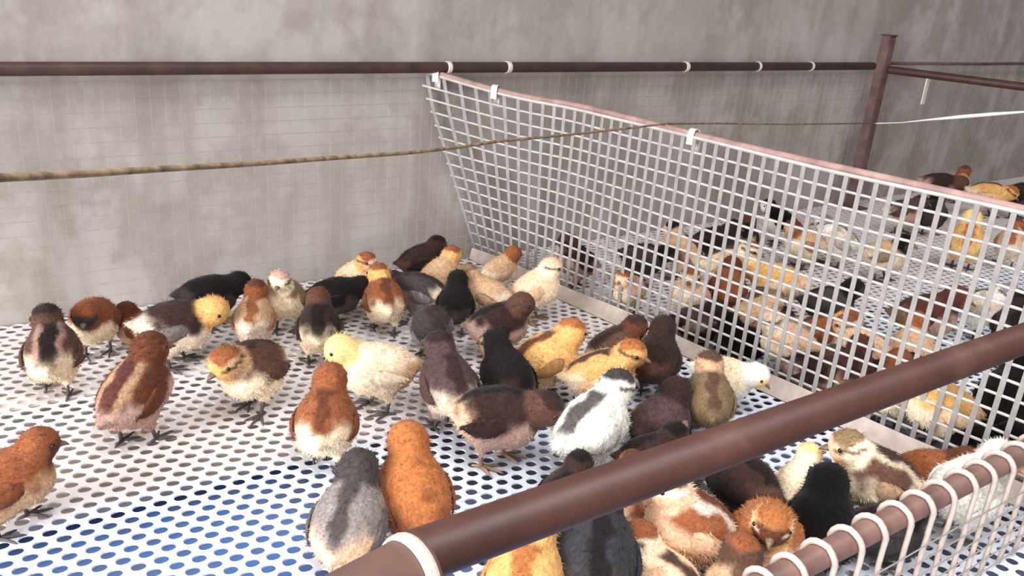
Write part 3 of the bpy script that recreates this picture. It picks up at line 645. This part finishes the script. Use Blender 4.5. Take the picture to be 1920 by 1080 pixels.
# x, y, heading (degrees), pose, head turn, down pattern, size, label
CHICKS = [
    (0.097, 1.066, 75, 'stand', 45, 'blackback', 1.05, 'Chick seen from behind with black back stripe and cream rump, leftmost beside the wall'),
    (0.161, 1.161, -113, 'level', 0, 'rustgrey', 1.0, 'Rust-capped chick with grey face bowed towards the viewer, near the left wall'),
    (0.242, 1.083, -13, 'low', -8, 'brownsaddle', 1.15, 'Large chick in side view with dark brown saddle and golden lowered head'),
    (0.217, 1.158, 139, 'sit', 0, 'rust', 0.8, 'Small rust chick half hidden behind the brown-saddled chick'),
    (0.315, 1.188, -10, 'low', 0, 'black', 1.0, 'Black chick crouching by the wall with its grey head low to the right'),
    (0.348, 1.079, 62, 'stand', 0, 'tanbrown', 0.95, 'Tan chick with brown nape standing right behind the cream-bellied brown chick'),
    (0.296, 0.921, -146, 'level', -10, 'creambelly', 1.15, 'Round brown chick with bright cream belly looking down to the left'),
    (0.414, 1.13, -135, 'up', 10, 'creamface', 0.95, 'Cream-faced chick with pink-brown crown facing the viewer near the wall'),
    (0.482, 1.12, -13, 'low', 0, 'black', 0.95, 'Jet black chick just right of the cream-faced chick'),
    (0.414, 1.01, 66, 'stand', 0, 'darkrump', 1.0, 'Dark brown chick seen from behind with pale cream rump'),
    (0.541, 1.169, -70, 'up', 10, 'goldcap', 0.92, 'Golden chick with rust cap and eye stripe standing alone against the wall'),
    (0.156, 0.908, 38, 'up', -15, 'ruststripe', 1.15, 'Rust brown chick striding away to the right with a white wing streak'),
    (0.32, 0.764, 59, 'stand', 0, 'rustcream', 1.1, 'Rust chick with cream lower back seen from behind, alone on the open floor'),
    (0.431, 0.854, 157, 'level', 5, 'yellow', 1.12, 'Cream yellow chick in side view facing left on one leg'),
    (0.021, 0.804, 1, 'stand', 0, 'orange', 1.0, 'Orange brown chick entering at the left edge of the picture'),
    (0.539, 1.061, 73, 'stand', 20, 'goldrust', 1.0, 'Gold and rust headed chick with cream flank at the left of the huddle'),
    (0.68, 1.213, -19, 'stand', 0, 'blackbrown', 0.9, 'Black-brown chick at the very back of the huddle by the wall'),
    (0.667, 1.124, 19, 'stand', 0, 'creamrust', 0.95, 'Cream chick with rust nape at the back of the huddle'),
    (0.608, 1.076, 141, 'low', 0, 'darkgrey', 1.0, 'Dark grey chick with pale wing patch in the huddle, left of the black upright one'),
    (0.633, 1.013, 58, 'up', 0, 'black', 0.9, 'Upright black chick seen from behind in the middle of the huddle'),
    (0.559, 0.956, -125, 'low', 0, 'greypatch', 1.0, 'Charcoal chick with pale grey chest bowing at the front of the huddle'),
    (0.697, 1.027, 136, 'stand', 0, 'greytan', 0.95, 'Pale greyish tan chick in the huddle behind the dark brown one'),
    (0.782, 1.119, 5, 'stand', 0, 'tanrust', 0.85, 'Small tan chick with rust head at the back right of the huddle'),
    (0.773, 1.004, -28, 'up', 0, 'peach', 1.0, 'Peach chick with bright striped face beside the mesh partition corner'),
    (0.64, 0.911, -23, 'stand', 0, 'darkbrown', 1.05, 'Dark brown chick with brown head facing right at the front right of the huddle'),
    (0.483, 0.776, 80, 'stand', 0, 'greybrown', 1.12, 'Grey-brown chick seen from behind, left of the dark trio'),
    (0.561, 0.764, 84, 'stand', 40, 'blacktan', 1.08, 'Blackish chick with tan cheek at the back of the dark trio'),
    (0.49, 0.688, -45, 'low', 0, 'darkpink', 1.2, 'Big dark brown chick with pinkish belly in front of the dark trio'),
    (0.631, 0.786, -11, 'stand', 0, 'goldstripe', 1.12, 'Golden tan chick facing right with dark wing line behind the trio'),
    (0.742, 0.777, -4, 'stand', 0, 'browncap', 1.0, 'Chick with dark chocolate head behind the bright golden striped chick'),
    (0.67, 0.72, -35, 'stand', -10, 'goldbrown', 1.08, 'Bright golden chick with dark brown back stripe behind the white chick'),
    (0.569, 0.616, 9, 'stand', 0, 'whitestripe', 1.2, 'White chick with black stripes on back and head'),
    (0.774, 0.724, 38, 'stand', 0, 'darkolive', 1.05, 'Dark olive-brown chick leaning on the mesh partition'),
    (0.68, 0.616, 12, 'sit', 0, 'purplebrown', 1.1, 'Purple-brown chick just above the front pipe beside the white chick'),
    (0.753, 0.609, 49, 'stand', 0, 'olivetan', 1.05, 'Tan olive chick between the purple-brown chick and the partition'),
    (0.828, 0.656, -57, 'low', 0, 'white', 0.95, 'Yellowish white chick with its head by the partition foot'),
    (0.627, 0.573, -28, 'sit', 0, 'blackbrown', 0.9, 'Black-brown chick partly hidden by the front pipe beneath the white chick'),
    (0.269, 0.591, 48, 'stand', 0, 'greycap', 1.1, 'Grey chick with dark grey cap seen from behind near the ringed pipe end'),
    (0.339, 0.595, 82, 'up', 0, 'orange2', 1.15, 'Orange chick with mottled back beside the grey chick'),
    (0.497, 0.563, 19, 'sit', 0, 'blackbrown', 0.85, 'Dark chick whose back peeks out above the middle of the front pipe'),
    (0.36, 0.446, 41, 'stand', 0, 'goldorange', 1.12, 'Golden orange chick cut off by the bottom edge under the front pipe'),
    (0.429, 0.437, 51, 'stand', 0, 'bluegrey', 1.25, 'Black and slate grey chick below the front pipe'),
    (0.529, 0.499, 53, 'stand', 0, 'tanbrown', 0.9, 'Tan-brown chick mostly hidden under the front pipe, behind the slate chick'),
    (0.594, 0.486, -146, 'sit', 0, 'charcoal', 0.95, 'Charcoal chick under the front pipe left of the white-striped orange chick'),
    (0.659, 0.469, 95, 'low', 0, 'blackbrown', 1.0, 'Black-brown chick under the front pipe behind the orange pair'),
    (0.546, 0.434, 153, 'up', -15, 'peachstripe', 1.1, 'Peach chick with white brow stripe and rust nape below the front pipe'),
    (0.606, 0.395, -142, 'stand', 0, 'orangeface', 1.05, 'Orange chick with brown face looking down beside the peach chick'),
    (0.719, 0.444, 22, 'stand', 0, 'creamyellow', 0.8, 'Cream yellow chick behind the big black chick below the front pipe'),
    (0.674, 0.384, 32, 'sit', 0, 'jet', 1.2, 'Big jet black chick seen from behind near the hooked rail'),
    (0.74, 0.356, -39, 'sit', 0, 'charcoal', 0.95, 'Charcoal chick beside the hooked rail right of the jet black one'),
    (0.784, 0.396, 142, 'stand', -10, 'tanstripe', 1.12, 'Tan chick with striped face and cream chest near the hooked rail'),
    (0.888, 0.388, -66, 'sit', 0, 'rust', 1.0, 'Rust red chick between the tan striped chick and the mesh partition'),
    (0.488, 0.412, 110, 'sit', 0, 'creamstripe', 1.0, 'Cream chick with brown and black stripes at the bottom edge'),
    (0.526, 0.357, 44, 'sit', 0, 'brownmottle', 1.05, 'Mottled brown chick at the bottom edge beside the striped cream one'),
    (0.855, 0.337, -8, 'stand', 0, 'white2', 1.1, 'White chick seen through the front fence below the hooked rail'),
    (0.933, 1.092, 164, 'up', 0, 'darkbrown', 0.95, 'Dark brown chick behind the partition, first from the wall corner'),
    (0.939, 0.962, -154, 'stand', 0, 'peach2', 0.85, 'Small peach chick behind the partition below the dark brown one'),
    (1.063, 1.068, -45, 'low', 0, 'charcoal', 0.95, 'Charcoal chick behind the partition facing right, alone in the gap'),
    (1.153, 1.052, 124, 'up', 0, 'tandarkcap', 1.0, 'Tan chick with black crown behind the partition, facing left'),
    (1.277, 1.089, -45, 'stand', 0, 'blackbrown', 0.95, 'Black-brown chick right behind the black-crowned tan chick'),
    (1.178, 0.965, -46, 'stand', 0, 'creamstripe', 1.05, 'Cream chick with black flank stripe behind the partition'),
    (1.364, 1.084, 38, 'stand', 0, 'darkrump', 0.9, 'Dark chick with pale rump behind the partition near the black and white one'),
    (1.527, 1.125, 124, 'stand', 0, 'blackwhite', 0.95, 'Black chick with white breast far behind the partition'),
    (1.444, 0.996, 145, 'stand', 0, 'tanbrown', 1.0, 'Tan chick with brown crown next to the black and white chick'),
    (1.52, 0.976, 133, 'stand', 0, 'whitegrey', 1.05, 'Grey-white chick behind the partition, palest in the right pen'),
    (0.999, 0.882, -151, 'up', 0, 'peach2', 1.0, 'Peach chick with rust cap facing the viewer behind the partition'),
    (1.083, 0.878, 39, 'stand', 0, 'rust', 1.0, 'Rust-brown chick behind the partition left of the golden yellow one'),
    (1.186, 0.853, 126, 'low', 0, 'gold', 1.12, 'Golden yellow chick behind the partition facing left'),
    (1.193, 0.76, -53, 'stand', 0, 'charcoal', 1.0, 'Charcoal chick just right of the golden yellow chick behind the partition'),
    (1.02, 0.771, -23, 'stand', 0, 'greytan', 1.0, 'Greyish tan chick behind the partition below the golden yellow one'),
    (1.539, 0.881, -60, 'stand', 0, 'tanblack', 1.0, 'Tan-grey chick with black head behind the partition centre'),
    (1.781, 0.848, 27, 'up', 0, 'yellow2', 1.15, 'Tall yellow chick seen from behind at the right of the pen'),
    (1.907, 0.817, 23, 'stand', 0, 'tanbrown', 1.0, 'Brown and tan chick at the right edge beside the tall yellow chick'),
    (1.285, 0.646, -55, 'stand', 0, 'maroon', 1.15, 'Maroon-brown chick standing alone in the open right pen'),
    (1.081, 0.682, -58, 'stand', 0, 'goldrust', 1.0, 'Gold and rust chick behind the partition below the charcoal one'),
    (1.096, 0.789, 116, 'sit', 0, 'darkbrown', 0.95, 'Dark brown chick directly under the golden yellow chick'),
    (0.964, 0.827, -49, 'sit', 0, 'purplebrown', 0.95, 'Purple-brown chick behind the partition below the peach chick'),
    (0.97, 0.743, 127, 'sit', 0, 'jet', 0.95, 'Jet black chick crouching at the partition foot in the right pen'),
    (0.998, 0.68, 144, 'stand', 0, 'peach', 1.0, 'Peach chick behind the partition in the middle of the crowd'),
    (0.994, 0.572, 30, 'stand', 0, 'maroon', 1.0, 'Maroon chick behind the partition just above the front pipe'),
    (1.058, 0.562, -62, 'sit', 0, 'blackbrown', 1.0, 'Black-brown chick behind the partition just above the front pipe'),
    (1.082, 0.614, 120, 'stand', 0, 'peach2', 1.0, 'Peach chick facing left above the front pipe, right of the gold and rust one'),
    (0.986, 0.629, -57, 'sit', 0, 'darkbrown', 0.95, 'Dark brown chick behind the partition foot above the front pipe'),
    (1.139, 0.575, 37, 'stand', 0, 'tanrust', 1.05, 'Pinkish tan chick below the maroon one in the right pen'),
    (1.433, 0.63, -66, 'stand', 0, 'whitegrey', 1.05, 'Grey-white chick with dark markings near the right edge'),
    (1.398, 0.558, 22, 'stand', 0, 'blackbrown', 1.05, 'Black-brown chick at the right edge above the front pipe'),
    (1.011, 0.455, 139, 'stand', 0, 'gold', 1.1, 'Golden chick behind the partition below the front pipe'),
    (1.093, 0.415, 23, 'stand', 0, 'jet', 1.25, 'Jet black chick behind the partition at the right edge below the pipe'),
    (1.002, 0.518, 27, 'stand', 0, 'rustcream', 1.0, 'Rust and cream chick behind the partition just under the front pipe'),
    (1.027, 0.337, -72, 'sit', 0, 'goldbrown', 1.0, 'Golden brown chick behind the partition end by the hooked rail'),
    (1.049, 0.483, 115, 'sit', 0, 'rust', 0.95, 'Rust chick behind the partition right of the tan striped chick'),
    (1.018, 0.398, -69, 'sit', 0, 'jet', 0.9, 'Small black chick behind the partition above the rust red one'),
    (2.261, 1.19, -62, 'low', 0, 'darkbrown', 1.15, 'Dark brown chick at the far wall above the partition edge'),
    (2.369, 1.199, -3, 'up', 0, 'tanbrown', 0.95, 'Tan-headed chick at the far wall beside the dark brown one'),
    (2.296, 1.075, -65, 'low', 0, 'goldbrown', 1.15, 'Golden brown chick at the far wall near the right edge'),
    (2.37, 1.03, -62, 'stand', 0, 'blackbrown', 1.15, 'Black-brown chick at the far wall at the right edge'),
    (1.904, 1.071, -61, 'stand', 0, 'greybrown', 1.0, 'Grey-brown chick behind the partition top near the steel post'),
    (1.964, 1.029, 28, 'stand', 0, 'charcoal', 1.0, 'Charcoal chick behind the partition top below the far wall pair'),
]

for i_, c_ in enumerate(CHICKS): make_chick(i_, *c_)
